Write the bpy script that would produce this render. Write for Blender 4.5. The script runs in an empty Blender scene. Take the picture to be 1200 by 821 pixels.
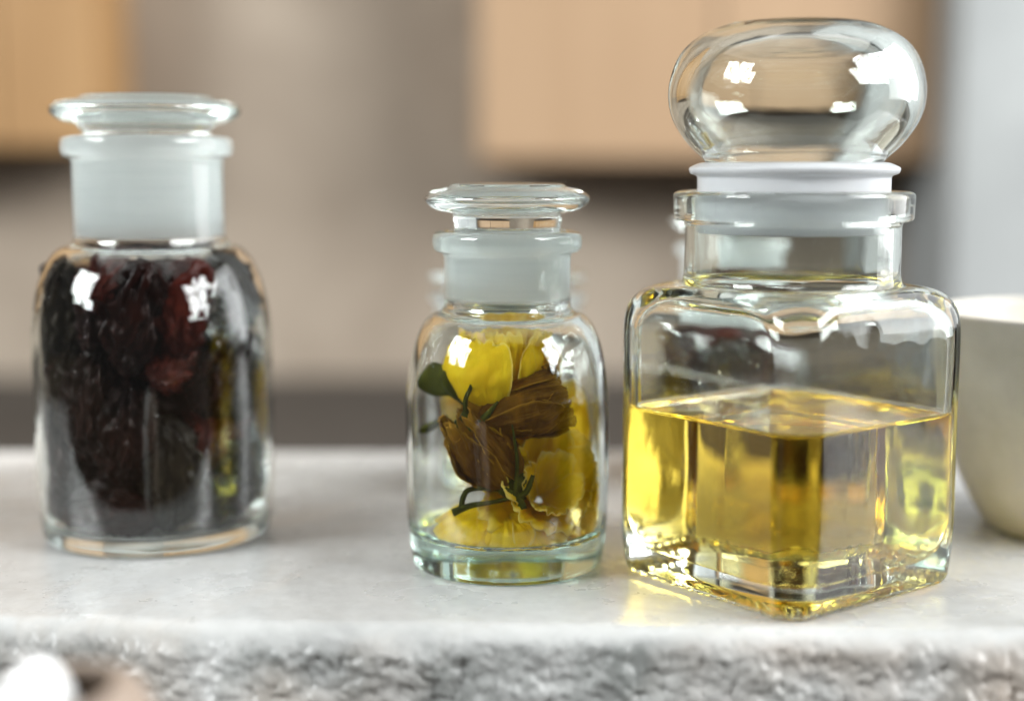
import bpy, bmesh, math, random
import numpy as np
from mathutils import Vector, Matrix, noise
from math import sin, cos, pi, radians, sqrt, exp

S = bpy.context.scene
C = S.collection
# ------------------------------------------------------------------ camera
CAM_H = 0.102
PITCH = math.atan(210 / 1667)
cd = bpy.data.cameras.new('camera'); cam = bpy.data.objects.new('camera', cd); C.objects.link(cam)
cam.location = (0, 0, CAM_H); cam.rotation_euler = (pi / 2 - PITCH, 0, 0)
cd.sensor_width = 36; cd.lens = 50; cd.clip_start = 0.01; cd.clip_end = 30
cd.dof.use_dof = True; cd.dof.focus_distance = 0.346; cd.dof.aperture_fstop = 3.5
S.camera = cam
# ------------------------------------------------------------------ room light
w = bpy.data.worlds.new('World'); S.world = w; w.use_nodes = True
bg = w.node_tree.nodes['Background']; bg.inputs[0].default_value = (1.0, 0.98, 0.95, 1); bg.inputs[1].default_value = 0.06
def lamp_grid(center, target, width, height, cols, rows, gap, radiance, color, foliage=0):
    """one window, or one added fill lamp, as a grid of area lamps"""
    c = Vector(center); d = (Vector(target) - c).normalized()
    q = d.to_track_quat('-Z', 'Y'); R = q.to_matrix()
    pw = (width - gap * (cols - 1)) / cols; ph = (height - gap * (rows - 1)) / rows
    for i in range(cols):
        for j in range(rows):
            l = bpy.data.lights.new('window_or_fill_lamp', 'AREA'); l.shape = 'RECTANGLE'; l.size = pw; l.size_y = ph
            l.energy = radiance * pi * pw * ph; l.color = color
            if foliage:
                l.use_nodes = True; nt = l.node_tree; em = nt.nodes['Emission']
                ge = nt.nodes.new('ShaderNodeNewGeometry'); mp = nt.nodes.new('ShaderNodeMapping'); mp.inputs['Location'].default_value = (i * 1.0 + j * 7.3, i * 2.1, 0)
                tx = nt.nodes.new('ShaderNodeTexNoise'); tx.inputs['Scale'].default_value = foliage; tx.inputs['Detail'].default_value = 4
                cr = nt.nodes.new('ShaderNodeValToRGB'); cr.color_ramp.elements[0].position = .40; cr.color_ramp.elements[0].color = (.22, .25, .2, 1); cr.color_ramp.elements[1].position = .52; cr.color_ramp.elements[1].color = (1.45, 1.45, 1.45, 1)
                nt.links.new(ge.outputs['Parametric'], mp.inputs[0]); nt.links.new(mp.outputs[0], tx.inputs['Vector']); nt.links.new(tx.outputs[0], cr.inputs[0]); nt.links.new(cr.outputs[0], em.inputs['Color'])
            o = bpy.data.objects.new('window_or_fill_lamp', l); C.objects.link(o)
            off = R @ Vector((-width / 2 + pw / 2 + i * (pw + gap), -height / 2 + ph / 2 + j * (ph + gap), 0))
            o.location = c + off; o.rotation_euler = q.to_euler()
lamp_grid((-1.90, -0.52, 1.15), (0, 0.37, 0.05), 0.95, 0.80, 2, 1, 0.05, 31, (0.96, 0.985, 1.0), 2.6)
lamp_grid((2.00, -0.35, 1.15), (0, 0.37, 0.05), 1.45, 1.05, 3, 2, 0.05, 23, (0.98, 0.99, 1.0), 3.4)
# broad soft lamp added out of view to brighten the right side
lamp_grid((1.45, 0.72, 0.55), (0, 0.55, 0.1), 0.95, 1.2, 1, 1, 0.0, 4.5, (0.97, 0.985, 1.0))
# overhead area lamp added in place of bounce from an unseen ceiling
lamp_grid((0.1, 0.2, 2.0), (0.1, 0.25, 0.0), 3.0, 2.6, 1, 1, 0.0, 0.75, (1.0, 0.985, 0.96))
S.view_settings.view_transform = 'Standard'; S.view_settings.look = 'None'
S.view_settings.exposure = 0.12; S.view_settings.gamma = 1.0; S.view_settings.use_curve_mapping = False
cy = S.cycles
cy.use_denoising = True
cy.max_bounces = 28; cy.transmission_bounces = 26; cy.glossy_bounces = 10; cy.diffuse_bounces = 5
cy.transparent_max_bounces = 16; cy.volume_bounces = 0
cy.caustics_refractive = True; cy.caustics_reflective = True; cy.blur_glossy = 0.6
cy.sample_clamp_indirect = 40.0; cy.use_adaptive_sampling = True; cy.adaptive_threshold = 0.01

# ------------------------------------------------------------------ helpers
def tag(o, label=None, cat=None, group=None, kind=None):
    if label: o['label'] = label
    if cat: o['category'] = cat
    if group: o['group'] = group
    if kind: o['kind'] = kind
    return o
def empty(name, loc, label, cat, group=None):
    o = bpy.data.objects.new(name, None); C.objects.link(o); o.location = loc; o.empty_display_size = 0.01
    return tag(o, label, cat, group)
def link(name, me, mat=None, parent=None, loc=None, smooth=True):
    o = bpy.data.objects.new(name, me); C.objects.link(o)
    if mat: me.materials.append(mat)
    if parent: o.parent = parent
    if loc is not None: o.location = loc
    if smooth: me.polygons.foreach_set('use_smooth', [True] * len(me.polygons))
    return o
def box_mesh(x0, x1, y0, y1, z0, z1, bev=0.0, segs=3):
    bm = bmesh.new(); bmesh.ops.create_cube(bm, size=1)
    for v in bm.verts:
        v.co = Vector((x0 + (v.co.x + .5) * (x1 - x0), y0 + (v.co.y + .5) * (y1 - y0), z0 + (v.co.z + .5) * (z1 - z0)))
    if bev: bmesh.ops.bevel(bm, geom=bm.edges[:], offset=bev, segments=segs, affect='EDGES', profile=0.5)
    me = bpy.data.meshes.new('box'); bm.to_mesh(me); bm.free(); return me
def fillet(pts, n=8):
    """polyline of tuples whose LAST entry is a rounding distance -> smooth list without that entry"""
    P = [np.array(p[:-1], float) for p in pts]; F = [p[-1] for p in pts]; out = []
    for i, p in enumerate(P):
        if F[i] <= 0 or i in (0, len(P) - 1): out.append(p); continue
        a, b = P[i - 1], P[i + 1]; la, lb = np.linalg.norm(a - p), np.linalg.norm(b - p)
        k1 = min(F[i], la * .499); k2 = min(F[i], lb * .499)
        A = p + (a - p) / la * k1; B = p + (b - p) / lb * k2
        for s in np.linspace(0, 1, n): out.append((1 - s) ** 2 * A + 2 * s * (1 - s) * p + s * s * B)
    return out
def densify(pts, step):
    out = [pts[0]]
    for a, b in zip(pts[:-1], pts[1:]):
        L = np.linalg.norm(b - a); m = max(1, int(math.ceil(L / step)))
        for k in range(1, m + 1): out.append(a + (b - a) * k / m)
    return out
def rings_mesh(name, rings, close_start=True, close_end=True, attr=None):
    """rings: list of (N,3) arrays or single points for poles; quads between them"""
    verts, faces, start, vals = [], [], [], []
    for k, r in enumerate(rings):
        r = np.atleast_2d(r); start.append((len(verts), len(r))); verts += [tuple(p) for p in r]
        if attr: vals += [attr[k]] * len(r)
    for (a, na), (b, nb) in zip(start[:-1], start[1:]):
        if na == 1 and nb == 1: continue
        n = max(na, nb)
        for i in range(n):
            j = (i + 1) % n
            if na == 1: faces.append((a, b + j, b + i))
            elif nb == 1: faces.append((a + i, a + j, b))
            else: faces.append((a + i, a + j, b + j, b + i))
    me = bpy.data.meshes.new(name); me.from_pydata(verts, [], faces); me.update()
    if attr:
        at = me.attributes.new('amount', 'FLOAT', 'POINT'); at.data.foreach_set('value', vals)
    return me
def lathe(name, prof, n=96, attr_fn=None, wob=0.0, seed=0, out_sign=1):
    """prof: list of (r,z); walks bottom-axis -> up the outside -> down the inside, so faces point out of the glass"""
    rings, attr = [], []
    th = np.linspace(0, 2 * pi, n, endpoint=False)
    for k, (r, z) in enumerate(prof):
        attr.append(attr_fn(k, r, z) if attr_fn else 0.0)
        if r < 1e-6: rings.append(np.array([[0, 0, z]])); continue
        rr = np.full(n, r)
        if wob:
            rr = np.array([r + wob * noise.noise(Vector((cos(t) * r * 90 + seed, sin(t) * r * 90, z * 55))) for t in th])
        rings.append(np.stack([rr * np.cos(th), rr * np.sin(th), np.full(n, z)], 1))
    return rings_mesh(name, rings, attr=attr if attr_fn else None)
def rand_at(seed): return random.Random(seed)

# ------------------------------------------------------------------ materials
def mat_new(name):
    m = bpy.data.materials.new(name); m.use_nodes = True; nt = m.node_tree; nt.nodes.clear()
    out = nt.nodes.new('ShaderNodeOutputMaterial'); return m, nt, out
def nd(nt, t, **kw):
    n = nt.nodes.new(t)
    for k, v in kw.items():
        if k in n.inputs: n.inputs[k].default_value = v
        else: setattr(n, k, v)
    return n
def ramp(nt, stops, fac=None):
    r = nt.nodes.new('ShaderNodeValToRGB'); e = r.color_ramp.elements
    while len(e) < len(stops): e.new(0.5)
    for x, (p, c) in zip(e, stops):
        x.position = p; x.color = (c[0], c[1], c[2], 1) if isinstance(c, (tuple, list)) else (c, c, c, 1)
    if fac is not None: nt.links.new(fac, r.inputs[0])
    return r
def noise_tex(nt, scale, detail=6, rough=0.55, dist=0.0, coord='Object', mapping=None):
    tc = nt.nodes.new('ShaderNodeTexCoord'); t = nt.nodes.new('ShaderNodeTexNoise')
    t.inputs['Scale'].default_value = scale; t.inputs['Detail'].default_value = detail
    t.inputs['Roughness'].default_value = rough; t.inputs['Distortion'].default_value = dist
    if mapping:
        mp = nt.nodes.new('ShaderNodeMapping'); mp.inputs['Scale'].default_value = mapping
        nt.links.new(tc.outputs[coord], mp.inputs[0]); nt.links.new(mp.outputs[0], t.inputs['Vector'])
    else: nt.links.new(tc.outputs[coord], t.inputs['Vector'])
    return t
def mixc(nt, fac, a, b, mode='MIX'):
    m = nt.nodes.new('ShaderNodeMix'); m.data_type = 'RGBA'; m.blend_type = mode
    def s(sock, v):
        if hasattr(v, 'is_linked') or hasattr(v, 'links'): nt.links.new(v, sock)
        elif isinstance(v, (int, float)): sock.default_value = v
        else: sock.default_value = (v[0], v[1], v[2], 1)
    s(m.inputs[0], fac); s(m.inputs[6], a); s(m.inputs[7], b); return m.outputs[2]

def glass_material(name, surf=(0.985, 0.995, 0.99), vol=None, density=0.0, frost=(0.97, 0.99, 0.99)):
    m, nt, out = mat_new(name); L = nt.links.new
    g = nd(nt, 'ShaderNodeBsdfGlass', IOR=1.5, Roughness=0.0); g.inputs['Color'].default_value = (*surf, 1)
    b1 = noise_tex(nt, 70, 2, 0.4); bp = nd(nt, 'ShaderNodeBump', Strength=0.06, Distance=0.002)
    L(b1.outputs[0], bp.inputs['Height']); L(bp.outputs[0], g.inputs['Normal'])
    # ground (frosted) zones follow the vertex attribute
    fr = nd(nt, 'ShaderNodeBsdfGlass', IOR=1.25, Roughness=0.45); fr.inputs['Color'].default_value = (*frost, 1)
    tr = nd(nt, 'ShaderNodeBsdfTranslucent'); df = nd(nt, 'ShaderNodeBsdfDiffuse')
    sc = noise_tex(nt, 40, 5, 0.6, mapping=(1, 1, 22)); rp = ramp(nt, [(0.3, (0.90, 0.92, 0.92)), (0.7, (0.98, 0.99, 0.99))], sc.outputs[0])
    L(rp.outputs[0], tr.inputs[0]); L(rp.outputs[0], df.inputs[0])
    m1 = nd(nt, 'ShaderNodeMixShader', Fac=0.38); L(tr.outputs[0], m1.inputs[1]); L(df.outputs[0], m1.inputs[2])
    m2 = nd(nt, 'ShaderNodeMixShader', Fac=0.62); L(fr.outputs[0], m2.inputs[1]); L(m1.outputs[0], m2.inputs[2])
    at = nd(nt, 'ShaderNodeAttribute', attribute_name='amount')
    m3 = nt.nodes.new('ShaderNodeMixShader'); L(at.outputs['Fac'], m3.inputs[0]); L(g.outputs[0], m3.inputs[1]); L(m2.outputs[0], m3.inputs[2])
    L(m3.outputs[0], out.inputs['Surface'])
    if vol:
        va = nd(nt, 'ShaderNodeVolumeAbsorption', Density=density); va.inputs['Color'].default_value = (*vol, 1)
        L(va.outputs[0], out.inputs['Volume'])
    return m
GLASS = glass_material('apothecary_glass', vol=(0.50, 0.82, 0.74), density=2.5)
GLASS_GREEN = glass_material('thick_base_glass', vol=(0.42, 0.74, 0.62), density=17)
GLASS_SQ = glass_material('square_jar_glass', surf=(0.975, 0.992, 0.982))

def oil_material():
    m, nt, out = mat_new('golden_oil'); L = nt.links.new
    g = nd(nt, 'ShaderNodeBsdfGlass', Roughness=0.0); at = nd(nt, 'ShaderNodeAttribute', attribute_name='amount')
    L(at.outputs['Fac'], g.inputs['IOR']); L(g.outputs[0], out.inputs['Surface'])
    va = nd(nt, 'ShaderNodeVolumeAbsorption', Density=46); va.inputs['Color'].default_value = (0.95, 0.815, 0.04, 1)
    L(va.outputs[0], out.inputs['Volume']); return m
OIL = oil_material()

def marble_material():
    m, nt, out = mat_new('marble'); L = nt.links.new
    p = nt.nodes.new('ShaderNodeBsdfPrincipled'); L(p.outputs[0], out.inputs[0])
    at_ = nd(nt, 'ShaderNodeAttribute', attribute_name='amount')          # 0 honed top .. 1 split face
    nj = noise_tex(nt, 130, 5, 0.65); ad = nd(nt, 'ShaderNodeMath', operation='ADD'); L(at_.outputs['Fac'], ad.inputs[0])
    sb = nd(nt, 'ShaderNodeMath', operation='MULTIPLY_ADD'); L(nj.outputs[0], sb.inputs[0]); sb.inputs[1].default_value = 0.9; sb.inputs[2].default_value = -0.45; L(sb.outputs[0], ad.inputs[1])
    face = ramp(nt, [(0.12, 0.0), (0.75, 1.0)], ad.outputs[0]).outputs[0]
    n1 = noise_tex(nt, 9, 8, 0.62, 0.7); n2 = noise_tex(nt, 5.5, 6, 0.62, 1.4); n3 = noise_tex(nt, 260, 3, 0.6)
    base = ramp(nt, [(0.32, (0.32, 0.325, 0.322)), (0.50, (0.47, 0.475, 0.47)), (0.70, (0.575, 0.58, 0.575))], n1.outputs[0])
    col = mixc(nt, ramp(nt, [(0.54, 0.0), (0.70, 0.6)], n2.outputs[0]).outputs[0], base.outputs[0], (0.43, 0.36, 0.29))
    # window light caught along the back edge, painted in as a paler band
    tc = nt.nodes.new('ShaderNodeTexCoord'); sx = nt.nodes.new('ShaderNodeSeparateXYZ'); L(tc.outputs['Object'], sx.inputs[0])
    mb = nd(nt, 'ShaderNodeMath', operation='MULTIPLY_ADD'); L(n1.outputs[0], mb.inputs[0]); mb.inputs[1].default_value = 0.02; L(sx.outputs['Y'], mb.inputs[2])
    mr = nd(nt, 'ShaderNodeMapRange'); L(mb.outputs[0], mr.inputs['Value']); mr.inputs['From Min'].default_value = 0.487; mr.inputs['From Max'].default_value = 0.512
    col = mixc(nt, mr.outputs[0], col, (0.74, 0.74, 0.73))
    col = mixc(nt, 1.0, col, ramp(nt, [(0.3, (0.86, 0.86, 0.86)), (0.7, (1.0, 1.0, 1.0))], n3.outputs[0]).outputs[0], 'MULTIPLY')
    # hairline veins and dark specks
    vn = noise_tex(nt, 7, 6, 0.6, 2.0); vr = ramp(nt, [(0.485, 0.0), (0.50, 0.35), (0.515, 0.0)], vn.outputs[0]); col = mixc(nt, vr.outputs[0], col, (0.36, 0.355, 0.34))
    n5 = noise_tex(nt, 150, 3, 0.5, 0.3); sp = ramp(nt, [(0.66, 0.0), (0.71, 0.8)], n5.outputs[0]); n6 = noise_tex(nt, 14, 3, 0.5)
    fc = mixc(nt, 1.0, col, ramp(nt, [(0.34, (0.42, 0.435, 0.425)), (0.62, (0.84, 0.84, 0.84))], noise_tex(nt, 48, 8, 0.68, 0.6).outputs[0]).outputs[0], 'MULTIPLY')
    fc = mixc(nt, mixc(nt, 1.0, sp.outputs[0], ramp(nt, [(0.50, 0.0), (0.64, 1.0)], n6.outputs[0]).outputs[0], 'MULTIPLY'), fc, (0.14, 0.09, 0.06))
    fc = mixc(nt, ramp(nt, [(0.46, 0.0), (0.64, 0.7)], n6.outputs[0]).outputs[0], fc, (0.36, 0.29, 0.235))
    L(mixc(nt, face, col, fc), p.inputs['Base Color'])
    nr = noise_tex(nt, 30, 5, 0.6); rr = ramp(nt, [(0.3, 0.22), (0.7, 0.36)], nr.outputs[0]); L(mixc(nt, face, rr.outputs[0], (0.42, 0.42, 0.42)), p.inputs['Roughness'])
    vor = nt.nodes.new('ShaderNodeTexVoronoi'); vor.inputs['Scale'].default_value = 620; L(tc.outputs['Object'], vor.inputs['Vector'])
    b2 = nd(nt, 'ShaderNodeBump', Distance=0.0014); L(face, b2.inputs['Strength']); L(vor.outputs['Color'], b2.inputs['Height'])
    nb = noise_tex(nt, 380, 4, 0.6); b1 = nd(nt, 'ShaderNodeBump', Strength=0.12, Distance=0.0006); L(nb.outputs[0], b1.inputs['Height']); L(b2.outputs[0], b1.inputs['Normal']); L(b1.outputs[0], p.inputs['Normal'])
    p.inputs['IOR'].default_value = 1.5
    return m
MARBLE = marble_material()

def simple(name, c1, c2, scale=20, rough=0.6, mapping=None, bump=0.0, spec=0.5, detail=6, bscale=None):
    m, nt, out = mat_new(name); L = nt.links.new
    p = nt.nodes.new('ShaderNodeBsdfPrincipled'); L(p.outputs[0], out.inputs[0])
    n = noise_tex(nt, scale, detail, 0.6, 0.3, mapping=mapping); r = ramp(nt, [(0.32, c1), (0.68, c2)], n.outputs[0])
    L(r.outputs[0], p.inputs['Base Color']); p.inputs['Roughness'].default_value = rough
    p.inputs['Specular IOR Level'].default_value = spec
    if bump:
        b = noise_tex(nt, bscale or scale * 4, 5, 0.6); bp = nd(nt, 'ShaderNodeBump', Strength=bump, Distance=0.001)
        L(b.outputs[0], bp.inputs['Height']); L(bp.outputs[0], p.inputs['Normal'])
    return m
WALL = simple('beige_plaster', (0.245, 0.196, 0.150), (0.37, 0.308, 0.245), 5.5, 0.8, bump=0.2)
WOOD = simple('cabinet_wood', (0.335, 0.215, 0.122), (0.385, 0.255, 0.152), 5, 0.6, mapping=(4, 4, 0.5))
WOOD_L = simple('orange_cabinet_wood', (0.30, 0.165, 0.062), (0.37, 0.215, 0.09), 5, 0.6, mapping=(4, 4, 0.5))
GREYWALL = simple('pale_grey_plaster', (0.24, 0.25, 0.25), (0.35, 0.362, 0.36), 5, 0.8, bump=0.1)
DARKTOP = simple('dark_worktop', (0.045, 0.038, 0.032), (0.065, 0.056, 0.048), 8, 0.75, spec=0.2)
COUNTER = simple('brown_counter', (0.022, 0.015, 0.01), (0.036, 0.025, 0.017), 12, 0.95, spec=0.05)
BOWLM = simple('cream_stoneware', (0.60, 0.565, 0.50), (0.74, 0.705, 0.64), 55, 0.42, bump=0.08, bscale=200)
CLAY = simple('tan_clay', (0.24, 0.185, 0.145), (0.32, 0.25, 0.20), 60, 0.7, bump=0.2)
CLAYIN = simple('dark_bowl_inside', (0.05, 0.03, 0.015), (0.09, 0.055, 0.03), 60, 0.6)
WHITE = simple('white_pebble', (0.82, 0.83, 0.83), (0.9, 0.9, 0.9), 60, 0.4)

def gasket_material():
    m, nt, out = mat_new('milky_plastic'); L = nt.links.new
    d = nd(nt, 'ShaderNodeBsdfDiffuse'); t = nd(nt, 'ShaderNodeBsdfTranslucent')
    n = noise_tex(nt, 60, 3); r = ramp(nt, [(0.3, (0.86, 0.88, 0.91)), (0.7, (0.93, 0.94, 0.96))], n.outputs[0])
    L(r.outputs[0], d.inputs[0]); L(r.outputs[0], t.inputs[0])
    a = nd(nt, 'ShaderNodeMixShader', Fac=0.55); L(d.outputs[0], a.inputs[1]); L(t.outputs[0], a.inputs[2])
    g = nd(nt, 'ShaderNodeBsdfGlossy', Roughness=0.3); fz = nd(nt, 'ShaderNodeFresnel', IOR=1.4)
    b = nt.nodes.new('ShaderNodeMixShader'); L(fz.outputs[0], b.inputs[0]); L(a.outputs[0], b.inputs[1]); L(g.outputs[0], b.inputs[2])
    L(b.outputs[0], out.inputs[0]); return m
GASKET = gasket_material()

def petal_material(name, c_lo, c_hi, edge, transl=0.4, vein=0.5):
    m, nt, out = mat_new(name); L = nt.links.new
    n = noise_tex(nt, 130, 6, 0.6, 0.5, mapping=(1, 1, 0.5)); r = ramp(nt, [(0.3, c_lo), (0.68, c_hi)], n.outputs[0])
    at = nd(nt, 'ShaderNodeAttribute', attribute_name='amount')          # 0 at the claw, 1 at the rim of the petal
    er = ramp(nt, [(0.80, 0.0), (1.0, 0.75)], at.outputs['Fac']); col = mixc(nt, er.outputs[0], r.outputs[0], edge)
    d = nt.nodes.new('ShaderNodeBsdfPrincipled'); d.inputs['Roughness'].default_value = 0.55; d.inputs['Specular IOR Level'].default_value = 0.15
    t = nt.nodes.new('ShaderNodeBsdfTranslucent'); L(col, d.inputs['Base Color']); L(col, t.inputs[0])
    a2 = nd(nt, 'ShaderNodeAttribute', attribute_name='across')
    wv = nt.nodes.new('ShaderNodeTexNoise'); wv.inputs['Scale'].default_value = 1.0; wv.inputs['Detail'].default_value = 4
    cx = nt.nodes.new('ShaderNodeCombineXYZ'); mu = nd(nt, 'ShaderNodeMath', operation='MULTIPLY'); mu.inputs[1].default_value = 26
    L(a2.outputs['Fac'], mu.inputs[0]); L(mu.outputs[0], cx.inputs[0]); L(at.outputs['Fac'], cx.inputs[1]); L(cx.outputs[0], wv.inputs['Vector'])
    bp = nd(nt, 'ShaderNodeBump', Strength=vein, Distance=0.0006); L(wv.outputs[0], bp.inputs['Height']); L(bp.outputs[0], d.inputs['Normal']); L(bp.outputs[0], t.inputs['Normal'])
    mx = nd(nt, 'ShaderNodeMixShader', Fac=transl); L(d.outputs[0], mx.inputs[1]); L(t.outputs[0], mx.inputs[2]); L(mx.outputs[0], out.inputs[0])
    return m
YEL = petal_material('yellow_petal', (0.90, 0.60, 0.008), (0.96, 0.74, 0.018), (0.94, 0.80, 0.25), 0.32, 0.45)
PEACH = petal_material('peach_petal', (0.82, 0.50, 0.08), (0.90, 0.66, 0.22), (0.95, 0.80, 0.45), 0.32, 0.45)
BRN = petal_material('brown_petal', (0.060, 0.020, 0.0012), (0.27, 0.115, 0.003), (0.46, 0.235, 0.012), 0.22, 0.9)
GRN = petal_material('green_sepal', (0.040, 0.045, 0.004), (0.11, 0.115, 0.010), (0.17, 0.17, 0.03), 0.25)

def fruit_material(name, dark, red, glow):
    m, nt, out = mat_new(name); L = nt.links.new
    p = nt.nodes.new('ShaderNodeBsdfPrincipled'); L(p.outputs[0], out.inputs[0])
    n = noise_tex(nt, 110, 6, 0.6, 0.4); n2 = noise_tex(nt, 45, 2, 0.5)
    r = ramp(nt, [(0.35, dark), (0.72, red)], n2.outputs[0]); r2 = ramp(nt, [(0.62, 0.0), (0.80, 0.5)], n.outputs[0])
    L(mixc(nt, r2.outputs[0], r.outputs[0], glow), p.inputs['Base Color'])
    p.inputs['Roughness'].default_value = 0.34; p.inputs['Specular IOR Level'].default_value = 0.11
    bp = nd(nt, 'ShaderNodeBump', Strength=0.5, Distance=0.0012); L(n.outputs[0], bp.inputs['Height']); L(bp.outputs[0], p.inputs['Normal'])
    return m
FR = [fruit_material('fruit_black', (0.005, 0.0022, 0.002), (0.022, 0.006, 0.004), (0.08, 0.018, 0.007)),
      fruit_material('fruit_maroon', (0.012, 0.003, 0.0022), (0.075, 0.011, 0.006), (0.22, 0.042, 0.010)),
      fruit_material('fruit_olive', (0.010, 0.008, 0.006), (0.030, 0.022, 0.013), (0.06, 0.04, 0.016))]

# ------------------------------------------------------------------ setting
def build_slab():
    """marble slab: flat honed top, worn front arris, rough split front face"""
    X0, X1, YF, YB, T = -0.36, 0.36, 0.3075, 0.519, 0.045
    xs = np.concatenate([np.arange(X0, -0.20, 0.002), np.arange(-0.20, 0.20, 0.0005), np.arange(0.20, X1 + 1e-6, 0.002)])
    # profile parameter: list of (y,z,roughness amount)
    prof = [(YB, -T, 0)] + [(YB, z, 0) for z in np.linspace(-T + .004, -.007, 4)]
    for k in range(1, 9):
        a = k / 8 * pi / 2; prof.append((YB - .007 + .007 * cos(a), -.007 + .007 * sin(a), 0))
    prof += [(y, 0, 0) for y in np.linspace(YB - .02, YF + .024, 12)]
    prof += [(y, 0, 0) for y in np.linspace(YF + .020, YF + .0078, 14)]
    for k in range(1, 13):
        a = k / 12 * pi / 2; prof.append((YF + .0075 - .0075 * sin(a), -.006 + .006 * cos(a), (k / 12) ** 1.4))
    prof += [(YF, z, 1) for z in np.arange(-.0066, -T + .001, -.0006)]
    prof += [(YF + .004, -T, 0)]
    verts, faces, mats = [], [], []
    nP = len(prof)
    for x in xs:
        ch = 0.0022 * noise.noise(Vector((x * 24, 3.1, 0))) + 0.0016 * noise.noise(Vector((x * 75, 1.7, 0))) + 0.0008 * noise.noise(Vector((x * 220, 5.7, 0)))
        for (y, z, k) in prof:
            if k > 0:
                v = Vector((x, y, z))
                d = 0.0026 * noise.fractal(Vector((v.x * 22, v.y * 30, v.z * 40)), 0.9, 2.1, 5) + 0.0006 * abs(noise.noise(v * 150)) - 0.0007 * abs(noise.noise(v * 320 + Vector((7, 0, 0))))
                cell = noise.cell_vector(v * 330 + Vector((noise.noise(v * 200), noise.noise(v * 210 + Vector((3, 0, 0))), 0))); d += 0.00028 * (cell.x - .5) + 0.0005 * noise.fractal(v * 420, 0.7, 2.0, 3)
                slope = 0.16 * (-z)                       # split face leans forward a little lower down
                yy = y + k * (d - ch) - slope * k
                zz = z + k * (0.0012 * noise.noise(v * 90 + Vector((0, 9, 0))) - 0.0008 * max(0, noise.noise(Vector((x * 60, 0, 4)))))
                verts.append((x, yy - x * .045, zz))
            else:
                near = max(0.0, 1 - (y - YF) / 0.016) if z == 0 else 0
                verts.append((x, y - x * .045 * min(1, max(0, (.52 - y) / .2)) - (ch * near if y < .36 else 0), z + 0.00025 * noise.noise(Vector((x * 18, y * 18, 2))) * (1 if z == 0 and y < YB - .01 else 0)))
    top_end = next(i for i, p in enumerate(prof) if p[2] > 0.02)
    for i in range(len(xs) - 1):
        for j in range(nP - 1):
            faces.append((i * nP + j, i * nP + j + 1, (i + 1) * nP + j + 1, (i + 1) * nP + j)); mats.append(0 if j < top_end else 1)
        faces.append((i * nP + nP - 1, i * nP, (i + 1) * nP, (i + 1) * nP + nP - 1)); mats.append(0)
    faces.append(tuple(range(nP - 1, -1, -1))); mats.append(1)
    faces.append(tuple((len(xs) - 1) * nP + j for j in range(nP))); mats.append(1)
    me = bpy.data.meshes.new('marble_slab'); me.from_pydata(verts, [], faces); me.update()
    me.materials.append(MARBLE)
    me.attributes.new('amount', 'FLOAT', 'POINT').data.foreach_set('value', [p[2] for _ in xs for p in prof])
    o = link('marble_slab', me)
    bm = bmesh.new(); bm.from_mesh(me); bmesh.ops.recalc_face_normals(bm, faces=bm.faces[:]); bm.to_mesh(me); bm.free()
    tag(o, 'pale grey marble slab with a rough split front edge under the jars', None, None, 'structure')
build_slab()
tag(link('counter', box_mesh(-1.2, 1.2, -0.15, 0.56, -0.085, -0.0455, 0.003), COUNTER, smooth=False), 'brown counter carrying the marble slab', kind='structure')
tag(link('wall', box_mesh(-2.2, 2.2, 1.42, 1.52, -1.0, 1.6), WALL, smooth=False), 'mottled beige plaster wall behind the counter', kind='structure')
tag(link('wall_return', box_mesh(0.385, 1.9, 1.25, 1.418, -0.099, 1.55, 0.004), GREYWALL, smooth=False), 'pale grey wall section on the right', kind='structure')
tag(link('back_worktop', box_mesh(-2.0, 2.0, 1.02, 1.417, -0.15, -0.102, 0.004), DARKTOP, smooth=False), 'dark worktop along the back wall', kind='structure')

def cabinet(x0, x1, z0, label, splits, WOOD=WOOD):
    r = empty('wall_cabinet', ((x0 + x1) / 2, 1.36, z0), label, 'cabinet', 'wooden wall cabinets')
    cx, cyy = (x0 + x1) / 2, 1.36
    link('carcass', box_mesh(x0 - cx, x1 - cx, 1.322 - cyy, 1.417 - cyy, 0, 0.7, 0.002), WOOD, r, smooth=False)
    for a, b in zip(splits[:-1], splits[1:]):
        link('door', box_mesh(a + .0015 - cx, b - .0015 - cx, 1.30 - cyy, 1.3205 - cyy, 0.002, 0.7, 0.002), WOOD, r, smooth=False)
cabinet(-0.031, 0.383, 0.110, 'light wooden wall cabinet above the stopper of the oil jar', [-0.031, 0.185, 0.383])
cabinet(-1.25, -0.374, 0.122, 'orange wooden wall cabinet at the left behind the fruit jar', [-1.25, -0.80, -0.465, -0.374], WOOD_L)

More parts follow.
